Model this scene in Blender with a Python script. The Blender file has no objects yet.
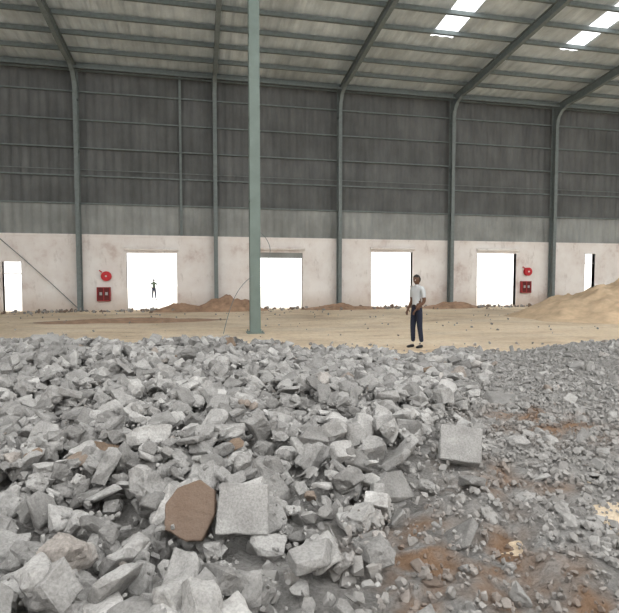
import bpy, bmesh, math, random
import numpy as np
from mathutils import Vector, Matrix, noise, Euler
random.seed(7); rng=np.random.default_rng(7)
S=bpy.context.scene
S.view_settings.view_transform='Standard'
T=math.atan(0.2147); ST,CT=math.sin(T),math.cos(T)
CAMH=1.58
def site(cx,fw):            # site survey axes -> hall axes
    return cx*CT+fw*ST, -cx*ST+fw*CT
D=28.2; EAVE=12.4; SL=0.094; YEND=3.0
XL,XR=-19.66,48.9
COLX=[0.86+6.84*k for k in range(-3,8)]
COLS=[x for x in COLX if XL-.1<=x<=XR+.1]

# ---------------------------------------------------------------- materials
def mat(name,build):
    m=bpy.data.materials.new(name); m.use_nodes=True
    nt=m.node_tree; b=nt.nodes['Principled BSDF']; b.inputs['Roughness'].default_value=.85
    b.inputs['Specular IOR Level'].default_value=.25
    build(nt,b); return m
def noise_n(nt,scale,detail=6,vec=None,rough=.6):
    n=nt.nodes.new('ShaderNodeTexNoise'); n.inputs['Scale'].default_value=scale
    n.inputs['Detail'].default_value=detail; n.inputs['Roughness'].default_value=rough
    if vec: nt.links.new(vec,n.inputs['Vector'])
    return n
def ramp(nt,src,stops):
    r=nt.nodes.new('ShaderNodeValToRGB'); cr=r.color_ramp
    while len(cr.elements)<len(stops): cr.elements.new(.5)
    for e,(p,c) in zip(cr.elements,stops):
        e.position=p; e.color=(c[0],c[1],c[2],1)
    nt.links.new(src,r.inputs[0]); return r.outputs[0]
def coords(nt,scale=(1,1,1)):
    g=nt.nodes.new('ShaderNodeTexCoord'); m=nt.nodes.new('ShaderNodeMapping')
    m.inputs['Scale'].default_value=scale
    nt.links.new(g.outputs['Object'],m.inputs[0]); return m.outputs[0]
def mix(nt,fac,a,b,mode='MIX'):
    n=nt.nodes.new('ShaderNodeMix'); n.data_type='RGBA'; n.blend_type=mode
    for i,v in ((0,fac),(6,a),(7,b)):
        if isinstance(v,(int,float)): n.inputs[i].default_value=v
        elif isinstance(v,tuple): n.inputs[i].default_value=(*v,1)
        else: nt.links.new(v,n.inputs[i])
    return n.outputs[2]
def bump(nt,b,h,dist,strength=1):
    n=nt.nodes.new('ShaderNodeBump'); n.inputs['Distance'].default_value=dist; n.inputs['Strength'].default_value=strength
    nt.links.new(h,n.inputs['Height']); nt.links.new(n.outputs[0],b.inputs['Normal'])
def simple(name,c,rough=.8,var=.15,scale=6):
    def f(nt,b):
        v=coords(nt); n=noise_n(nt,scale,5,v)
        lo=tuple(x*(1-var) for x in c); hi=tuple(min(1,x*(1+var)) for x in c)
        nt.links.new(ramp(nt,n.outputs[0],[(.3,lo),(.7,hi)]),b.inputs['Base Color'])
        b.inputs['Roughness'].default_value=rough
    return mat(name,f)
def f_concrete(nt,b):
    g=nt.nodes.new('ShaderNodeNewGeometry'); v=coords(nt)
    base=ramp(nt,g.outputs['Random Per Island'],[(0,(.25,.245,.236)),(.35,(.32,.315,.305)),(.7,(.395,.389,.377)),(.975,(.52,.512,.497)),(.994,(.24,.18,.135))])
    n1=noise_n(nt,7,8,v); n2=noise_n(nt,80,4,v)
    c=mix(nt,1,base,ramp(nt,n1.outputs[0],[(.3,(.72,.715,.71)),(.68,(1.12,1.12,1.12))]),'MULTIPLY')
    c=mix(nt,1,c,ramp(nt,n2.outputs[0],[(.35,(.8,.8,.8)),(.6,(1.06,1.06,1.06))]),'MULTIPLY')
    d=nt.nodes.new('ShaderNodeAttribute'); d.attribute_name='dust'
    c=mix(nt,d.outputs['Fac'],c,(.33,.322,.308))
    a=nt.nodes.new('ShaderNodeAttribute'); a.attribute_name='soil'
    c=mix(nt,a.outputs['Fac'],c,(.19,.125,.085))
    nt.links.new(c,b.inputs['Base Color']); b.inputs['Roughness'].default_value=1; b.inputs['Specular IOR Level'].default_value=.05
    n3=noise_n(nt,38,9,v,.7); bump(nt,b,n3.outputs[0],.015,.7)
M_con=mat('broken_concrete',f_concrete)
def f_ground(nt,b):
    v=coords(nt); n1=noise_n(nt,2.2,8,v); n2=noise_n(nt,45,6,v,.7)
    c=ramp(nt,n1.outputs[0],[(.35,(.29,.282,.27)),(.65,(.40,.39,.375))])
    c=mix(nt,1,c,ramp(nt,n2.outputs[0],[(.35,(.7,.7,.7)),(.62,(1.12,1.12,1.12))]),'MULTIPLY')
    a=nt.nodes.new('ShaderNodeAttribute'); a.attribute_name='soil'
    c=mix(nt,a.outputs['Fac'],c,(.28,.17,.10))
    nt.links.new(c,b.inputs['Base Color']); b.inputs['Roughness'].default_value=1; b.inputs['Specular IOR Level'].default_value=.05
    bump(nt,b,n2.outputs[0],.04)
M_ground=mat('crushed_concrete_dust',f_ground)
def f_sand(nt,b):
    v=coords(nt,(.35,.8,1)); n1=noise_n(nt,.9,10,v,.68); v2=coords(nt); n2=noise_n(nt,7,9,v2,.7); n3=noise_n(nt,.3,5,v2)
    c=ramp(nt,n1.outputs[0],[(.34,(.58,.45,.33)),(.43,(.80,.66,.49)),(.62,(.90,.78,.62))])
    c=mix(nt,.7,c,ramp(nt,n2.outputs[0],[(.32,(.72,.69,.66)),(.52,(1.05,1.05,1.05))]),'MULTIPLY')
    c=mix(nt,.6,c,ramp(nt,n3.outputs[0],[(.40,(.80,.77,.74)),(.52,(1.05,1.04,1.02))]),'MULTIPLY')
    nt.links.new(c,b.inputs['Base Color']); b.inputs['Roughness'].default_value=1; b.inputs['Specular IOR Level'].default_value=.03
    n4=noise_n(nt,1.6,10,v2,.7); bump(nt,b,n4.outputs[0],.4,.8)
M_sand=mat('sand',f_sand)
def f_plaster(nt,b):
    v=coords(nt); n1=noise_n(nt,.5,9,v,.65); v2=coords(nt,(1.2,1,.45)); n2=noise_n(nt,2.0,8,v2,.7)
    c=ramp(nt,n1.outputs[0],[(.34,(.62,.53,.49)),(.44,(.80,.755,.725)),(.60,(.88,.855,.83))])
    c=mix(nt,.5,c,ramp(nt,n2.outputs[0],[(.32,(.56,.52,.49)),(.44,(1,1,1))]),'MULTIPLY')
    sx=nt.nodes.new('ShaderNodeSeparateXYZ'); nt.links.new(coords(nt),sx.inputs[0])
    mr=nt.nodes.new('ShaderNodeMapRange'); mr.inputs[1].default_value=0; mr.inputs[2].default_value=1.0; mr.inputs[3].default_value=.6; mr.inputs[4].default_value=0
    nt.links.new(sx.outputs[2],mr.inputs[0])
    c=mix(nt,mr.outputs[0],c,(.48,.38,.30))
    nt.links.new(c,b.inputs['Base Color']); bump(nt,b,n2.outputs[0],.02)
M_plaster=mat('stained_plaster',f_plaster)
def sheet(name,lo,hi,scale=(1,1,.25)):
    def f(nt,b):
        v=coords(nt,scale); n=noise_n(nt,1.3,9,v,.7); n2=noise_n(nt,.35,5,coords(nt),.6)
        c=ramp(nt,n.outputs[0],[(.32,lo),(.68,hi)])
        c=mix(nt,1,c,ramp(nt,n2.outputs[0],[(.38,(.8,.8,.79)),(.6,(1.1,1.1,1.1))]),'MULTIPLY')
        nt.links.new(c,b.inputs['Base Color'])
        b.inputs['Roughness'].default_value=.6
    return mat(name,f)
M_dark=sheet('dark_cladding',(.092,.097,.097),(.155,.162,.161))
M_band=sheet('grey_cladding',(.25,.265,.26),(.35,.365,.355))
M_roof=sheet('roof_sheet',(.53,.60,.645),(.76,.84,.88),(1,.3,1))
M_steel=simple('grey_steel_paint',(.18,.21,.21),.55)
M_lsteel=simple('light_steel_paint',(.42,.44,.44),.5)
M_purlin=simple('purlin_steel',(.17,.20,.20),.6)
M_green=simple('green_column_paint',(.165,.21,.19),.5,.12,2)
M_red=simple('red_enamel',(.55,.03,.04),.4)
M_black=simple('black_rubber',(.02,.02,.02),.5)
M_white=simple('white_paint',(.8,.8,.78),.6,.05)
def f_sky(nt,b):
    for l in list(nt.links): nt.links.remove(l)
    t=nt.nodes.new('ShaderNodeBsdfTranslucent'); t.inputs[0].default_value=(.95,.97,1,1)
    nt.links.new(t.outputs[0],nt.nodes['Material Output'].inputs[0])
M_skyl=mat('translucent_sheet',f_sky)
M_out=simple('bleached_ground',(.72,.68,.62),1,.05,.5)
M_redsoil=simple('red_soil',(.38,.25,.17),1,.35,3)
M_pile=simple('sand_heap',(.62,.47,.32),1,.2,2.5)

# ---------------------------------------------------------------- helpers
def link(o,parent=None):
    S.collection.objects.link(o)
    if parent: o.parent=parent
    return o
def mesh_obj(name,vs,fs,m,parent=None,smooth=False,mi=None):
    me=bpy.data.meshes.new(name); me.from_pydata(vs,[],fs); 
    for x in (m if isinstance(m,list) else [m]): me.materials.append(x)
    if mi: me.polygons.foreach_set('material_index',mi)
    if smooth: me.polygons.foreach_set('use_smooth',[True]*len(fs))
    me.update(); return link(bpy.data.objects.new(name,me),parent)
class Acc:
    def __init__(s): s.v=[];s.f=[];s.mi=[]
    def box(s,x0,x1,y0,y1,z0,z1,mi=0):
        b=len(s.v); s.v+=[(x,y,z) for z in (z0,z1) for y in (y0,y1) for x in (x0,x1)]
        for q in ((0,2,3,1),(4,5,7,6),(0,1,5,4),(2,6,7,3),(0,4,6,2),(1,3,7,5)): s.f.append(tuple(b+i for i in q)); s.mi.append(mi)
    def beam(s,p,q,w,h,up=(0,0,1),mi=0):
        p=Vector(p);q=Vector(q);d=(q-p).normalized(); a=d.cross(Vector(up)).normalized(); u=a.cross(d)
        b=len(s.v)
        for c in (p,q):
            for i,j in ((-1,-1),(1,-1),(1,1),(-1,1)): s.v.append(tuple(c+a*w/2*i+u*h/2*j))
        for f in ((0,1,2,3),(7,6,5,4),(0,4,5,1),(1,5,6,2),(2,6,7,3),(3,7,4,0)): s.f.append(tuple(b+i for i in f)); s.mi.append(mi)
    def cyl(s,p,q,r,n=12,mi=0,r2=None):
        p=Vector(p);q=Vector(q);d=(q-p).normalized(); a=d.orthogonal().normalized();u=a.cross(d);b=len(s.v); r2=r2 or r
        for c,rr in ((p,r),(q,r2)):
            for i in range(n):
                t=2*math.pi*i/n; s.v.append(tuple(c+(a*math.cos(t)+u*math.sin(t))*rr))
        for i in range(n): s.f.append((b+i,b+(i+1)%n,b+n+(i+1)%n,b+n+i)); s.mi.append(mi)
        s.f.append(tuple(b+i for i in range(n))[::-1]); s.f.append(tuple(b+n+i for i in range(n))); s.mi+=[mi,mi]
    def obj(s,name,m,parent=None,smooth=False): return mesh_obj(name,s.v,s.f,m,parent,smooth,s.mi)
def empty(name,loc=(0,0,0)):
    e=bpy.data.objects.new(name,None); e.location=loc; e.empty_display_size=.3; return link(e)

# ---------------------------------------------------------------- floor
def grid(name,x0,x1,y0,y1,nx,ny,fn,m,soil=None,smooth=True):
    xs=np.linspace(x0,x1,nx);ys=np.linspace(y0,y1,ny); X,Y=np.meshgrid(xs,ys); Z=fn(X,Y)
    v=np.stack([X,Y,Z],-1).reshape(-1,3)
    i=np.arange(nx*ny).reshape(ny,nx); f=np.stack([i[:-1,:-1],i[:-1,1:],i[1:,1:],i[1:,:-1]],-1).reshape(-1,4)
    me=bpy.data.meshes.new(name); me.from_pydata(v.tolist(),[],f.tolist()); me.materials.append(m)
    if smooth: me.polygons.foreach_set('use_smooth',[True]*len(f))
    if soil is not None:
        a=me.attributes.new('soil','FLOAT','POINT'); a.data.foreach_set('value',soil(X,Y).ravel().astype(np.float32))
    return link(bpy.data.objects.new(name,me))
_ph=[(rng.uniform(-1,1,2),rng.uniform(0,6.28)) for _ in range(60)]
def fbm(X,Y,f0,o=5,off=0):
    z=0*X;amp=1;tot=0
    for k in range(o):
        fr=f0*2**k
        for j in range(3):
            d,p=_ph[(off+k*3+j)%60]; n=d/np.hypot(*d)
            z=z+amp*np.sin((X*n[0]+Y*n[1])*fr*6.283+p+1.7*np.sin((X*n[1]-Y*n[0])*fr*4+p*2))
        tot+=amp*1.7; amp*=.5
    return z/tot
mesh_obj('floor',[(XL-.1,-12,0),(XR+.1,-12,0),(XR+.1,D+.25,0),(XL-.1,D+.25,0)],[(0,1,2,3)],M_sand)
mesh_obj('ground_outside',[(-90,D+.25,-.03),(130,D+.25,-.03),(130,130,-.03),(-90,130,-.03)],[(0,1,2,3)],M_out)

# ---------------------------------------------------------------- far wall
wb=empty('wall_back',(0,D,0))
DOORS=[(-9.65,-8.78,0,2.5),(-3.75,-1.2,0,3.0),(3.1,5.65,0,3.1),(9.71,12.25,0,3.2),(16.45,19.1,0,3.2),(24.0,24.75,0,3.25),(30.4,33.0,0,3.2),(37.2,39.8,0,3.2)]
A=Acc(); x=XL
for a,b,z0,z1 in DOORS:
    A.box(x,a,0,.25,0,3.9); A.box(a,b,0,.25,z1,3.9); x=b
A.box(x,XR,0,.25,0,3.9)
A.box(XL,XR,-.06,0,3.82,3.93)   # coping ledge
A.obj('masonry',M_plaster,wb)
def corr_wall(name,z0,z1,m,y0=0.05,st=.11,dp=.045):
    v=[];f=[];n=int((XR-XL)/st)
    for i in range(n+1):
        yy=y0+(dp if (i//2)%2 else 0)
        xx=XL+i*st+(.0 if i%2 else .03)
        v+=[(xx,yy,z0),(xx,yy,z1)]
    for i in range(n): f.append((2*i,2*i+2,2*i+3,2*i+1))
    return mesh_obj(name,v,f,m,wb)
corr_wall('lower_cladding',3.9,5.5,M_band)
corr_wall('upper_cladding',5.45,EAVE+.15,M_dark,.08)
A=Acc()
for z in (5.5,6.9,8.3,9.7,11.1,12.15):
    A.box(XL,XR,-.05,.05,z-.035,z+.035,0)
A.box(XL,XR,-.10,-.07,8.27,8.33,1)
A.box(XL,XR,-.10,-.07,7.18,7.21,1)
A.box(-.99,-.87,-.1,0,3.93,EAVE,0)
A.obj('girts',[M_purlin,M_steel],wb)
for i,(a,b,z0,z1) in enumerate(DOORS):
    A=Acc()
    w=.07
    A.box(a-w,a,-.03,.28,0,z1+w);A.box(b,b+w,-.03,.28,0,z1+w);A.box(a,b,-.03,.28,z1,z1+w)
    if b-a>1.5:   # roller shutter coil housed above opening
        A.cyl((a-.1,-.13,z1+.2),(b+.1,-.13,z1+.2),.09,14,0)
        if i==2: A.box(a,b,.03,.08,z1-.3,z1,1)
    else:
        A.box(a,b,.1,.14,z1-.62,z1-.57,0)
    A.obj('door_%d'%(i+1),[M_plaster,M_band],None).location=(0,D,0)
for nm,x in (('wall_left',XL),('wall_right',XR)):
    A=Acc(); s=-.25 if x<0 else 0
    A.box(x+s,x+s+.25,-8,D+.25,0,3.9,0); A.box(x+s+.08,x+s+.16,-8,D+.25,3.9,EAVE+.2,1)
    A.obj(nm,[M_plaster,M_dark])
# unseen masonry and cladding wall, added and kept low so light falls from above
A=Acc(); A.box(XL,XR,-8.25,-8,0,3.9,0); A.box(XL,XR,-8.17,-8.08,3.9,6.0,1); A.obj('wall_front_added',[M_plaster,M_band])

# ---------------------------------------------------------------- steel frame
def rz(y): return EAVE+SL*(D-y)
def frame(i,x):
    A=Acc(); y=D-.1
    fw=.2
    A.box(x-fw/2,x+fw/2,y-.03,y,0,EAVE-.1); A.box(x-fw/2,x+fw/2,y-.42,y-.39,0,EAVE-1.0); A.box(x-.015,x+.015,y-.40,y-.02,0,EAVE-.1)
    A.box(x-.2,x+.2,y-.5,y+.02,0,.03)
    prof=[(y-.42,EAVE-1.35),(y-.52,EAVE-.98),(y-.8,EAVE-.66),(y-1.3,EAVE-.47),(y-2.4,rz(y-2.4)-.68),(y-6,rz(y-6)-.62),(YEND,rz(YEND)-.60)]
    top=[(py,rz(py)-.24) for py,_ in prof]
    for k in range(len(prof)-1):
        b=len(A.v)
        for sx in (-.015,.015):
            A.v+=[(x+sx,prof[k][0],prof[k][1]),(x+sx,prof[k+1][0],prof[k+1][1]),(x+sx,top[k+1][0],top[k+1][1]),(x+sx,top[k][0],top[k][1])]
        A.f+=[(b,b+1,b+2,b+3),(b+7,b+6,b+5,b+4)]; A.mi+=[0,0]
        A.beam((x,*prof[k]),(x,*prof[k+1]),fw,.03,(0,0,1) if abs(prof[k+1][0]-prof[k][0])>.15 else (0,1,0))
    A.beam((x,y,rz(y)-.24),(x,YEND,rz(YEND)-.24),fw,.03)
    for k in range(4): A.box(x-.1,x+.1,y-.4,y-.02,2.8+k*2.6,2.815+k*2.6)
    A.obj('portal_frame',M_steel)
for i,x in enumerate(COLS): frame(i,x)
A=Acc(); yy=D-.35; 
while yy>YEND:
    A.box(XL,XR,yy-.035,yy+.035,rz(yy)-.24,rz(yy)-.03); A.box(XL,XR,yy-.1,yy+.035,rz(yy)-.245,rz(yy)-.225)
    yy-=1.45
A.beam((XL,D-.7,EAVE-.35),(XR,D-.7,EAVE-.35),.1,.1)
A.obj('roof_purlins',M_purlin)
SKY=[]
for x in COLS[:-1]:
    c=x+3.42
    if x>5: SKY.append((c-.5,c+.55,18.0,22.6))
    SKY.append((c-.6,c+.6,6.0,16.5));  # extra skylights out of view, added to light the sand floor
v=[];f=[];st=.125;n=int((XR-XL)/st)+1
v2=[];f2=[]
for i in range(n):
    x0=XL+i*st;x1=x0+st; h0=.0 if (i//2)%2 else .045; h1=.0 if ((i+1)//2)%2 else .045
    spans=[(YEND,D+.3)]; xm=(x0+x1)/2
    for a,b,c,d in SKY:
        if a<xm<b:
            ns=[]
            for s,e in spans:
                if c>s and d<e: ns+=[(s,c),(d,e)]
                else: ns.append((s,e))
            spans=ns
            bb=len(v2); v2+=[(x0,c,rz(c)+h0+.01),(x1,c,rz(c)+h1+.01),(x1,d,rz(d)+h1+.01),(x0,d,rz(d)+h0+.01)]; f2.append((bb,bb+1,bb+2,bb+3))
    for s,e in spans:
        bb=len(v); v+=[(x0,s,rz(s)+h0),(x1,s,rz(s)+h1),(x1,e,rz(e)+h1),(x0,e,rz(e)+h0)]; f.append((bb,bb+1,bb+2,bb+3))
mesh_obj('ceiling',v,f,M_roof); mesh_obj('skylights_seen_and_added',v2,f2,M_skyl)

# inner green column
cx,cy=site(-.107*15.2,15.2)
A=Acc(); H=rz(cy)-.6
A.box(cx-.15,cx+.15,cy-.17,cy-.14,0,H);A.box(cx-.15,cx+.15,cy+.14,cy+.17,0,H);A.box(cx-.012,cx+.012,cy-.14,cy+.14,0,H)
A.box(cx-.25,cx+.25,cy-.27,cy+.27,0,.03)
for k in range(5): A.box(cx-.15,cx+.15,cy-.14,cy+.14,1.5+2.4*k,1.515+2.4*k)
for i in (-1,1):
    for j in (-1,1): A.cyl((cx+.2*i,cy+.22*j,.03),(cx+.2*i,cy+.22*j,.09),.018,6)
A.obj('steel_column',M_green)
def cable(name,pts,r,m):
    cu=bpy.data.curves.new(name,'CURVE'); cu.dimensions='3D'; cu.bevel_depth=r; cu.resolution_u=8
    sp=cu.splines.new('NURBS'); sp.points.add(len(pts)-1)
    for p,q in zip(sp.points,pts): p.co=(*q,1)
    sp.use_endpoint_u=True; sp.order_u=3; cu.materials.append(m)
    return link(bpy.data.objects.new(name,cu))
cable('hanging_cable',[(cx+.16,cy,3.0),(cx+.55,cy+.1,2.7),(cx+.35,cy,1.9),(cx-.3,cy-.25,1.6),(cx-.75,cy-.3,.9),(cx-.95,cy-.3,.02)],.009,M_steel)
cable('brace_cable',[(-9.9,D-.15,3.85),(-8.0,D-.15,2.1),(-6.15,D-.15,.15)],.02,M_steel)

def fire(x,z,zb):
    e=empty('fire_hose_reel',(x,D,z))
    A=Acc(); A.cyl((0,-.02,0),(0,-.06,0),.25,28,0);A.cyl((0,-.06,0),(0,-.17,0),.16,24,1);A.cyl((0,-.17,0),(0,-.20,0),.25,28,0);A.cyl((0,-.2,0),(0,-.24,0),.05,12,2)
    A.beam((-.2,-.1,.2),(-.34,-.1,.30),.05,.05)
    A.obj('reel',[M_red,M_black,M_white],e)
    e=empty('fire_bucket_cabinet',(x-.13,D,zb))
    A=Acc(); A.box(-.33,.33,-.04,-.01,-.36,.36);A.box(-.33,-.29,-.22,-.04,-.36,.36);A.box(.29,.33,-.22,-.04,-.36,.36);A.box(-.33,.33,-.22,-.04,.32,.36);A.box(-.33,.33,-.22,-.04,-.36,-.32);A.box(-.29,.29,-.2,-.19,-.32,.32,1)
    A.box(-.02,.02,-.22,-.2,-.32,.32); A.box(-.2,-.08,-.215,-.2,-.05,.1,2); A.box(.08,.2,-.215,-.2,-.05,.1,2)
    A.obj('cabinet',[simple('cabinet_red',(.35,.035,.04),.4),simple('dark_red',(.13,.02,.02),.4),M_lsteel],e)
fire(-4.74,1.78,.85); fire(19.85,2.1,1.15)

# ---------------------------------------------------------------- heaps
def heap(name,cx,cy,rx,ry,h,m,seed,rough=.25,pw=.9):
    def fn(X,Y):
        r=np.sqrt(((X-cx)/rx)**2+((Y-cy)/ry)**2)
        r=r*(1+.16*rough*4*fbm(X,Y,.22/min(1,rx/2),3,seed))
        z=h*np.clip(1-r,0,None)**pw
        z=z*(1+rough*fbm(X,Y,.6,4,seed+5))-.03
        return z
    return grid(name,cx-rx*1.3,cx+rx*1.3,cy-ry*1.3,min(cy+ry*1.3,D-.65),130,90,fn,m)
x,y=site(.60*21.5,21.5); heap('sand_pile',x+.8,y,5.2,3.8,1.85,M_pile,3,.12,1.05)
heap('sand_pile',20.2,24.8,2.6,1.8,.95,M_pile,9,.2)
heap('soil_pile',1.5,26.4,2.1,.8,.95,M_redsoil,14)
heap('soil_pile',7.5,26.6,2.6,.7,.34,M_redsoil,20)
heap('soil_pile',-.9,26.3,1.6,.8,.5,M_redsoil,25)
heap('soil_pile',14.0,26.5,2.2,.7,.42,M_redsoil,30)
heap('sand_pile',-2.5,20.5,4.2,1.1,.18,M_redsoil,33)
heap('sand_pile',7.5,19.0,5.0,1.0,.15,M_sand,36)

# ---------------------------------------------------------------- rubble bed
def ss(x,a,b):
    t=np.clip((x-a)/(b-a),0,1); return t*t*(3-2*t)
def bx(fw): return .15+(fw-1.8)*.40
def left_w(c,f): return ss(bx(f)-c,-.5,.7)
def high_w(c,f): return left_w(c,f)*(1-.95*ss(f,4.5,8)*ss(c,-1.6,1.0))
def bedh(c,f):
    lw=high_w(c,f)
    e=ss(-f,-10.9,-9.0)
    e2=ss(-f,-11.4-.8*ss(c,4,6),-10.2-.8*ss(c,4,6))
    hl=(.06+.11*ss(f,3,9))*lw*e
    h=.06*e2+hl+.32*np.exp(-((c-6.6)/1.6)**2-((f-9.6)/1.5)**2)
    h=h+(.03+.03*lw)*fbm(c,f,.35,3,0)*e2+.03*fbm(c,f,1.3,4,11)*e2
    tr=ss(c,.3,.8)*ss(-f,-4.5,-3)
    h=h-tr*.05*np.maximum(0,np.sin((c*1.0-f*.35)*9))
    return h-.08*(1-e2)
def soilm(c,f):
    s=np.exp(-((c-.62)/.30)**2-((f-2.6)/.5)**2)+np.exp(-((c-1.2)/.2)**2-((f-2.4)/.7)**2)+.8*np.exp(-((c-2.5)/.55)**2-((f-5.3)/.6)**2)+.6*np.exp(-((c-1.5)/.4)**2-((f-3.8)/.3)**2)
    st=.5+.5*np.sin((c*1.0-f*.35)*14)
    return np.clip(2.1*s*(.48+.9*fbm(c,f,1.8,4,17))*(.35+.65*st),0,.88)
def inv(X,Y): return X*CT-Y*ST, X*ST+Y*CT
def bedw(X,Y):
    c,f=inv(X,Y); return bedh(c,f)+.012*fbm(c,f,4.0,3,40)
grid('rubble_ground',-11,12.5,-1.2,13.2,900,600,bedw,M_ground,soil=lambda X,Y: soilm(*inv(X,Y)))

def proto(kind,seed,sub):
    r=random.Random(seed); bm=bmesh.new()
    if kind=='block':
        dx,dy,dz=1,r.uniform(.55,.95),r.uniform(.36,.68)
    elif kind=='slab':
        dx,dy,dz=1,r.uniform(.6,1),r.uniform(.18,.32)
    else: dx,dy,dz=1,r.uniform(.7,1),r.uniform(.55,.9)
    n=8 if kind!='round' else 13
    if kind=='round':
        for i in range(n):
            p=Vector((r.gauss(0,1),r.gauss(0,1),r.gauss(0,1))).normalized(); bm.verts.new((p.x*dx*.5,p.y*dy*.5,p.z*dz*.5))
    elif kind=='disc':
        for i in range(8):
            t=6.283*(i+r.uniform(-.2,.2))/8; q=r.uniform(.44,.54)
            for z in (-1,1): bm.verts.new((math.cos(t)*q*.9,math.sin(t)*q*1.1,z*.10*r.uniform(.8,1.1)))
    elif kind=='square':
        for sx in (-1,1):
            for sy in (-1,1):
                for sz in (-1,1): bm.verts.new((sx*.5*(1-r.uniform(0,.12)),sy*.46*(1-r.uniform(0,.12)),sz*.11))
    else:
        for sx in (-1,1):
            for sy in (-1,1):
                for sz in (-1,1):
                    j=.42
                    bm.verts.new((sx*dx*.5*(1-r.uniform(0,j)),sy*dy*.5*(1-r.uniform(0,j*1.5)),sz*dz*.5*(1-r.uniform(0,j*.6))))
        for i in range(r.randint(2,4)):
            bm.verts.new((r.uniform(-.5,.5)*dx,r.choice((-1,1))*dy*.52*r.uniform(.8,1),r.uniform(-.3,.3)*dz))
        bm.verts.new((r.choice((-1,1))*.55,r.uniform(-.25,.25),r.uniform(-.2,.2)*dz))
    bmesh.ops.convex_hull(bm,input=bm.verts)
    for v in [v for v in bm.verts if not v.link_faces]: bm.verts.remove(v)
    bmesh.ops.dissolve_limit(bm,angle_limit=.22,verts=bm.verts,edges=bm.edges)
    if kind not in('round','disc','square'):
        for i in range(r.randint(1,4)):
            nrm=Vector((r.choice((-1,1))*r.uniform(.3,1),r.choice((-1,1))*r.uniform(.3,1),r.uniform(-.9,.9))).normalized()
            d=max(v.co.dot(nrm) for v in bm.verts)*r.uniform(.62,.88)
            res=bmesh.ops.bisect_plane(bm,geom=bm.verts[:]+bm.edges[:]+bm.faces[:],plane_co=nrm*d,plane_no=nrm,clear_outer=True)
            ed=[e for e in bm.edges if e.is_boundary]
            if ed: bmesh.ops.holes_fill(bm,edges=ed,sides=0)
    if sub:
        bmesh.ops.bevel(bm,geom=bm.edges[:],offset=.02,segments=1,affect='EDGES')
        bmesh.ops.triangulate(bm,faces=bm.faces)
        for it in range(sub):
            es=[e for e in bm.edges if e.calc_length()>(.3 if it==0 else .15)]
            bmesh.ops.subdivide_edges(bm,edges=es,cuts=1,use_grid_fill=False)
            bmesh.ops.triangulate(bm,faces=bm.faces)
        off=Vector((seed*3.1,seed*1.7,0)); am=.4 if kind in('slab','disc','square') else 1.15
        for v in bm.verts:
            q=v.co*4+off; v.co+=v.co.normalized()*(noise.noise(q)*.06+noise.noise(q*3)*.035)*am
    bmesh.ops.triangulate(bm,faces=bm.faces); bmesh.ops.recalc_face_normals(bm,faces=bm.faces)
    bm.verts.ensure_lookup_table(); bm.verts.index_update()
    V=np.array([v.co[:] for v in bm.verts]);F=np.array([[v.index for v in f.verts] for f in bm.faces]); bm.free()
    return V,F
kinds=['block']*16+['slab']*12+['round']*4
PB=[proto(k,i+1,2) for i,k in enumerate(kinds)]
PS=[proto(k,i+50,0) for i,k in enumerate(['block']*8+['round']*8)]
PR=[proto('round',i+90,0) for i in range(10)]
G=.04; c0,f0=-9.0,.4; GN,GM=int(19/G),int(12.5/G)
CC,FF=np.meshgrid(c0+np.arange(GN)*G,f0+np.arange(GM)*G)
HM=bedh(CC,FF)
def cap(CC,FF):
    lw=high_w(CC,FF)
    return bedh(CC,FF)+.02+lw*(.09+.07*ss(-FF,-10.2,-9.2))+lw*.06*fbm(CC,FF,.9,3,30)
CAP=cap(CC,FF)
VV=[];FFs=[];SO=[];DU=[];base=0
def place(P,c,f,size,rot,zoff=None,sink=.3,soil=0.,dust=0.):
    global base
    V,F=P; R=np.array(rot.to_matrix())
    W=(V*size)@R.T
    i=int((c-c0)/G);j=int((f-f0)/G); r=max(1,int(size*.36/G))
    sl=(slice(max(0,j-r),max(1,j+r+1)),slice(max(0,i-r),max(1,i+r+1)))
    reg=HM[sl]
    if reg.size==0: return
    h=float(np.mean(reg))*.6+float(np.max(reg))*.4
    h=min(h,float(CAP[min(GM-1,max(0,j)),min(GN-1,max(0,i))]))
    zmin=W[:,2].min(); zmax=W[:,2].max()
    z=h-zmin-sink*(zmax-zmin) if zoff is None else zoff
    HM[sl]=np.maximum(reg,h+(zmax-zmin)*(1-sink)*.72)
    X=c*CT+f*ST+W[:,0]*CT+W[:,1]*ST; Y=-c*ST+f*CT-W[:,0]*ST+W[:,1]*CT
    VV.append(np.stack([X,Y,W[:,2]+z],-1)); FFs.append(F+base); SO.append(np.full(len(V),soil)); DU.append(np.full(len(V),dust)); base+=len(V)
def flush(name):
    global VV,FFs,SO,DU,base
    V=np.concatenate(VV).astype(np.float32);F=np.concatenate(FFs).astype(np.int32);s=np.concatenate(SO).astype(np.float32)
    me=bpy.data.meshes.new(name); me.vertices.add(len(V)); me.vertices.foreach_set('co',V.ravel())
    me.loops.add(F.size); me.loops.foreach_set('vertex_index',F.ravel())
    me.polygons.add(len(F)); me.polygons.foreach_set('loop_start',np.arange(0,F.size,3,dtype=np.int32))
    me.update(calc_edges=True); me.validate()
    a=me.attributes.new('soil','FLOAT','POINT'); a.data.foreach_set('value',s)
    a=me.attributes.new('dust','FLOAT','POINT'); a.data.foreach_set('value',np.concatenate(DU).astype(np.float32))
    me.polygons.foreach_set('use_smooth',[False]*len(me.polygons))
    me.materials.append(M_con); print(name,len(V),len(F))
    VV=[];FFs=[];SO=[];DU=[];base=0
    return link(bpy.data.objects.new(name,me))
def rrot(tilt): return Euler((random.gauss(0,tilt),random.gauss(0,tilt),random.uniform(0,6.28)))
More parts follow.
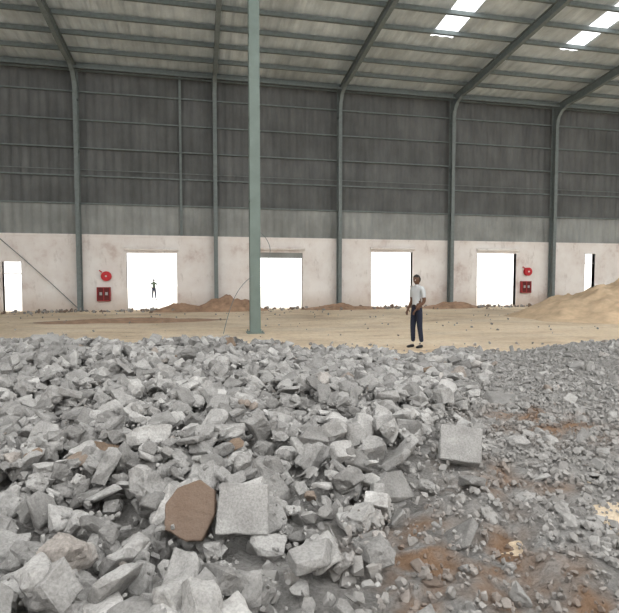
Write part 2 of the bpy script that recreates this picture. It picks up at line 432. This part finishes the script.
def inside(c,f,edge=0):
    lim=10.2+edge if c<bx(9.5)-.5 else (11.0+edge if c<4.3 else 11.7)
    lim+=.35*math.sin(c*2.1)+.2*math.sin(c*5.3)
    return f<lim and abs(c)<.72*f+1.3
HX=[(-.66,2.5),(-.36,2.5),(1.2,3.8),(-.0,2.2)]
def scatter(n,PP,smin,smax,where,tilt,sink,pw=1.0,dust=0,fp=.75):
    k=0;tr=0
    while k<n and tr<n*30:
        tr+=1
        f=.9+11.2*random.random()**fp; c=random.uniform(-8.5,8.8)
        if not inside(c,f): continue
        lw=float(left_w(np.float64(c),np.float64(f)))
        if random.random()>where(lw,c,f): continue
        so=float(soilm(np.float64(c),np.float64(f)))
        s=smin+(smax-smin)*random.random()**pw
        if so>.3 and s>.05 and random.random()<.8: continue
        if s>.12 and any((c-a)**2+(f-b)**2<.19**2 for a,b in HX): continue
        place(random.choice(PP),c,f,s,rrot(tilt),sink=sink,soil=(so*.8 if s<.12 else 0),dust=dust*random.uniform(.5,1)); k+=1
scatter(5000,PS,.05,.12,lambda l,c,f:.15+.7*l,1.0,.4,dust=.5)
scatter(6200,PB,.08,.28,lambda l,c,f:l**1.5+.008,.5,.28,1.5)
scatter(1300,PB,.06,.18,lambda l,c,f:(1-l)*.9+.1,.5,.45,2.4,dust=.6)
scatter(15500,PR+PS,.018,.075,lambda l,c,f:(1-l)*.97+.06,1.0,.45,1.9,dust=.9,fp=.9)
def hero(kind,seed,c,f,size,rot,lift=.0,soil=0):
    P=proto(kind,seed,3)
    i=int((c-c0)/G);j=int((f-f0)/G); h=float(np.median(HM[j-2:j+3,i-2:i+3]))
    place(P,c,f,size,Euler(rot),zoff=min(h,CAP[j,i]+.12)+lift,soil=soil)
hero('disc',301,-.65,2.74,.31,(1.05,.10,-.1),.15,.8)
hero('square',302,-.36,2.72,.29,(1.0,.05,.1),.11)
hero('square',303,1.2,4.0,.34,(.9,.1,-.2),.09)
hero('block',304,-1.25,3.9,.34,(.9,.2,.5),.06)
hero('slab',305,-.0,2.35,.28,(.2,-.1,.4),.05)
hero('block',306,-.98,3.05,.30,(.7,.9,.3),.08)
hero('slab',307,.55,3.3,.28,(.8,.2,.5),.05)
hero('block',308,-.15,1.95,.14,(.2,.3,.9),.03)
hero('block',309,.82,2.55,.12,(.5,.3,.2),-.03)
hero('slab',310,2.4,6.3,.5,(.25,.1,.1),.0)
hero('slab',311,-4.6,8.8,.6,(.35,.1,.3),.0)
hero('block',312,-1.6,2.6,.26,(.3,.4,.3),.05)
hero('block',313,-1.05,2.15,.22,(.3,.5,1.3),.04)
scatter(10000,PS,.015,.045,lambda l,c,f:1,1.0,.3,1.5,dust=.7)
flush('concrete_rubble')
# loose debris lying on the sand and along the foot of the far wall
def drop(X,Y,s,soil):
    global base
    V,F=random.choice(PS); W=(V*s)@np.array(rrot(.6).to_matrix()).T
    W=W-np.array([0,0,W[:,2].min()+s*.12]); VV.append(W+np.array([X,Y,0])); FFs.append(F+base); SO.append(np.full(len(V),soil)); DU.append(np.full(len(V),.5)); base+=len(V)
for i in range(480): drop(random.uniform(-9,27),27.45-abs(random.gauss(0,.7)),random.uniform(.05,.26),random.choice((0,.4,.8)))
for i in range(200):
    X=random.uniform(-9,20);Y=random.uniform(13,26)
    if math.hypot(X-cx,Y-cy)>.6: drop(X,Y,random.uniform(.03,.10),random.choice((.1,.3,.6)))
for i in range(160):
    X,Y=site(random.uniform(-7,8),random.uniform(10.4,12.6))
    if math.hypot(X-4.93,Y-11.07)>.5: drop(X,Y,random.uniform(.03,.1),random.choice((0,.2,.4)))
flush('loose_debris')

# ---------------------------------------------------------------- people
def skin_mesh(verts,edges,radii,root=0,sub=2):
    me=bpy.data.meshes.new('t'); me.from_pydata(verts,edges,[]); o=bpy.data.objects.new('t',me); S.collection.objects.link(o)
    m=o.modifiers.new('s','SKIN'); m.use_smooth_shade=True; m.branch_smoothing=.4
    sv=me.skin_vertices[0].data
    for i,r in enumerate(radii):
        sv[i].radius=r if isinstance(r,tuple) else (r,r); sv[i].use_root=(i==root)
    s=o.modifiers.new('u','SUBSURF'); s.levels=sub; s.render_levels=sub
    dg=bpy.context.evaluated_depsgraph_get(); out=bpy.data.meshes.new_from_object(o.evaluated_get(dg))
    bpy.data.objects.remove(o); return out
def segd(p,a,b):
    ab=b-a; t=max(0,min(1,(p-a).dot(ab)/ab.length_squared)); return (p-a-ab*t).length,t
def man(loc,heading,cols,pose):
    e=empty('man',loc); e.rotation_euler=(0,0,heading)
    Msh,Mtr,Msk,Mha,Msho,Mbelt=cols
    J=[(0,0,.93),(0,0,1.07),(0,-.01,1.24),(0,.0,1.37),(0,.012,1.44),(0,0,1.53)]
    R=[(.145,.105),(.13,.10),(.15,.11),(.145,.105),(.06,.06),(.05,.05)]
    E=[(0,1),(1,2),(2,3),(3,4),(4,5)]; mt=[1,0,0,0,2]
    arms=[]
    for s in (-1,1):
        el,wr=pose[s]
        b=len(J); J+=[(s*.165,.01,1.40),(s*.205,.015,1.33),el,wr]; R+=[(.062,.062),(.058,.058),(.043,.043),(.027,.027)]
        E+=[(3,b),(b,b+1),(b+1,b+2),(b+2,b+3)]; mt+=[0,0,'arm',2]; arms.append((s,Vector(el),Vector(wr)))
    for s in (-1,1):
        dx,dy=pose['feet'][s]
        b=len(J); J+=[(s*.085,.0,.86),(s*.095+dx*.4,-.015+dy*.5,.50),(s*.10+dx,.02+dy,.13)]; R+=[(.088,.095),(.064,.066),(.05,.052)]
        E+=[(0,b),(b,b+1),(b+1,b+2)]; mt+=[1,1,1]
    body=skin_mesh(J,E,R)
    for m in (Msh,Mtr,Msk,Mbelt): body.materials.append(m)
    JV=[Vector(j) for j in J]
    for p in body.polygons:
        best=9;k=0;tt=0
        for ei,(a,b) in enumerate(E):
            d,t=segd(p.center,JV[a],JV[b])
            if d<best: best=d;k=ei;tt=t
        m=mt[k]
        if m=='arm': m=0 if tt<.62 else 2
        if m in (0,1) and abs(p.center.x)<.2 and .8<p.center.z<1.2: m=0 if p.center.z>1.0 else 1
        if m!=2 and abs(p.center.x)<.2 and .97<p.center.z<1.005: m=3
        p.material_index=m; p.use_smooth=True
    o=link(bpy.data.objects.new('body',body),e)
    bm=bmesh.new(); bmesh.ops.create_uvsphere(bm,u_segments=32,v_segments=24,radius=1)
    for v in bm.verts:
        x,y,z=v.co
        w=1-.28*max(0,-z)**1.3; X=x*.076*w; Y=y*.096*(1-.12*max(0,-z)); Z=z*.117
        if y<0:
            Y-= .020*math.exp(-(x/.16)**2-((z+.12)/.16)**2)
            Y-= .006*math.exp(-(x/.3)**2-((z+.48)/.1)**2)
            Y-= .008*math.exp(-(x/.3)**2-((z+.85)/.15)**2)
            Y-= .005*math.exp(-((z-.22)/.08)**2)
            for q in (-.4,.4): Y+=.010*math.exp(-((x-q)/.17)**2-((z-.03)/.12)**2)
        v.co=(X,Y,Z)
    me=bpy.data.meshes.new('head'); bm.to_mesh(me)
    for v_ in me.polygons: v_.use_smooth=True
    hb=bm.copy(); dele=[v for v in hb.verts if not (v.co.z>.045 or (v.co.y>.005 and v.co.z>-.045))or (v.co.y<-.06 and v.co.z<.07)]
    bmesh.ops.delete(hb,geom=dele,context='VERTS')
    for v in hb.verts: v.co*=1.08+.02*noise.noise(v.co*60)
    bmesh.ops.solidify(hb,geom=hb.faces[:],thickness=.006)
    hm=bpy.data.meshes.new('hair'); hb.to_mesh(hm); hm.materials.append(Mha); hb.free(); bm.free()
    me.materials.append(Msk)
    for nm,d in (('head',me),('hair',hm)):
        o=link(bpy.data.objects.new(nm,d),e); o.location=(0,-.012,1.585); o.rotation_euler=(pose.get('nod',.1),0,pose.get('turn',0))
        hd=o
    bm=bmesh.new()
    for q in (-1,1):
        bmesh.ops.create_uvsphere(bm,u_segments=12,v_segments=8,radius=.011,matrix=Matrix.Translation((q*.03,-.083,.004)))
    em=bpy.data.meshes.new('eyes'); bm.to_mesh(em); bm.free(); em.materials.append(M_white)
    bm=bmesh.new()
    for q in (-1,1): bmesh.ops.create_uvsphere(bm,u_segments=10,v_segments=6,radius=.0058,matrix=Matrix.Translation((q*.03,-.0905,.004)))
    bmesh.ops.create_uvsphere(bm,u_segments=12,v_segments=6,radius=1,matrix=Matrix.Translation((0,-.084,-.056))@Matrix.Diagonal((.022,.006,.003,1)))
    pm=bpy.data.meshes.new('pupils_mouth'); bm.to_mesh(pm); bm.free(); pm.materials.append(M_black)
    bm=bmesh.new()
    for q in (-1,1): bmesh.ops.create_uvsphere(bm,u_segments=12,v_segments=10,radius=1,matrix=Matrix.Translation((q*.077,.008,-.005))@Matrix.Rotation(q*.3,4,'Z')@Matrix.Diagonal((.008,.018,.031,1)))
    am=bpy.data.meshes.new('ears'); bm.to_mesh(am); bm.free(); am.materials.append(Msk)
    for nm,d in (('eyes',em),('pupils_mouth',pm),('ears',am)):
        o=link(bpy.data.objects.new(nm,d),e); o.location=hd.location; o.rotation_euler=hd.rotation_euler
    A=Acc(); n=20
    for i in range(n):
        t0=2*math.pi*i/n;t1=2*math.pi*(i+1)/n;b=len(A.v)
        for t in (t0,t1):
            A.v+=[(math.cos(t)*.075,.01+math.sin(t)*.07,1.425),(math.cos(t)*.060,.005+math.sin(t)*.06,1.475)]
        A.f.append((b,b+2,b+3,b+1));A.mi.append(0)
    A.obj('collar',[Msh],e,True)
    for s,el,wr in arms:
        d=(wr-el).normalized(); side=Vector((-s,0,0)) if abs(d.z)<.8 else Vector((0,-1,0)); side=(side-d*side.dot(d)).normalized(); nrm=d.cross(side)
        if abs(d.z)<.8:
            if nrm.z>0: nrm=-nrm
        elif nrm.x*s>0: nrm=-nrm
        up=-nrm
        V=[wr-d*.02,wr+d*.04,wr+d*.07]; Rr=[(.025,.02),(.036,.018),(.036,.017)]; Ed=[(0,1),(1,2)]
        for k,(off,L) in enumerate(((-.027,.062),(-.009,.072),(.009,.078),(.027,.07))):
            b=len(V); base_=wr+d*.078+side*off
            V+=[base_,base_+d*L*.42-up*.008,base_+d*L*.75-up*.026,base_+d*L*.9-up*.045]; Rr+=[(.0095,.0095),(.009,.009),(.0085,.0085),(.007,.007)]
            Ed+=[(2,b),(b,b+1),(b+1,b+2),(b+2,b+3)]
        b=len(V); V+=[wr+d*.025+side*.034-up*.004,wr+d*.055+side*.055-up*.014,wr+d*.08+side*.058-up*.026]; Rr+=[(.013,.013),(.0105,.0105),(.008,.008)]
        Ed+=[(1,b),(b,b+1),(b+1,b+2)]
        hm=skin_mesh([tuple(v) for v in V],Ed,Rr,0,1); hm.materials.append(Msk)
        link(bpy.data.objects.new('hand_'+('r' if s<0 else 'l'),hm),e)
    for s in (-1,1):
        dx,dy=pose['feet'][s]; x=s*.10+dx; y=.02+dy
        hm=skin_mesh([(x,y+.045,.045),(x,y,.05),(x+s*.008,y-.09,.042),(x+s*.012,y-.17,.032),(x,y,.11)],[(0,1),(1,2),(2,3),(1,4)],[(.038,.04),(.043,.045),(.046,.036),(.038,.026),(.042,.045)],1,2)
        z=min(v.co.z for v in hm.vertices)
        for v in hm.vertices: v.co.z-=z
        hm.materials.append(Msho); link(bpy.data.objects.new('shoe_'+('r' if s<0 else 'l'),hm),e)
    return e
Mskin=simple('brown_skin',(.13,.07,.045),.5,.06); Mhair=simple('black_hair',(.012,.011,.011),.6)
Mshirt=simple('pale_grey_shirt',(.54,.56,.57),.9,.05); Mtr=simple('navy_trousers',(.022,.026,.045),.9,.1)
Msho=simple('black_leather',(.015,.014,.014),.35); Mbelt=simple('belt_leather',(.02,.015,.012),.4)
mx,my=site(2.5,11.86)
man((mx,my,0),math.radians(-62)-T,(Mshirt,Mtr,Mskin,Mhair,Msho,Mbelt),
    {-1:((-.225,.03,1.09),(-.17,-.12,.90)),1:((.225,.03,1.09),(.15,-.13,.91)),'feet':{-1:(0,-.04),1:(0,.05)},'nod':.12,'turn':.15})
x,y=site(-12.5,41.0)
Mgs=simple('olive_shirt',(.07,.09,.065),.9)
man((x,y,-.03),math.radians(160),(Mgs,Mtr,Mskin,Mhair,Msho,Mbelt),
    {-1:((-.33,.03,1.12),(-.20,-.16,1.15)),1:((.27,.03,1.10),(.18,-.08,.90)),'feet':{-1:(-.03,-.06),1:(.03,.06)},'nod':.1,'turn':.0})

# ---------------------------------------------------------------- light
w=bpy.data.worlds.new('World'); S.world=w; w.use_nodes=True
w.node_tree.nodes['Background'].inputs[0].default_value=(1,.995,.985,1); w.node_tree.nodes['Background'].inputs[1].default_value=3.05

# ---------------------------------------------------------------- camera
cam=bpy.data.cameras.new('camera'); cam.sensor_width=36; cam.lens=36*510/619; cam.clip_start=.05; cam.clip_end=500
co=bpy.data.objects.new('camera',cam); S.collection.objects.link(co)
co.location=(0,0,CAMH); co.rotation_euler=(math.radians(90-2.97),0,-T)
S.camera=co
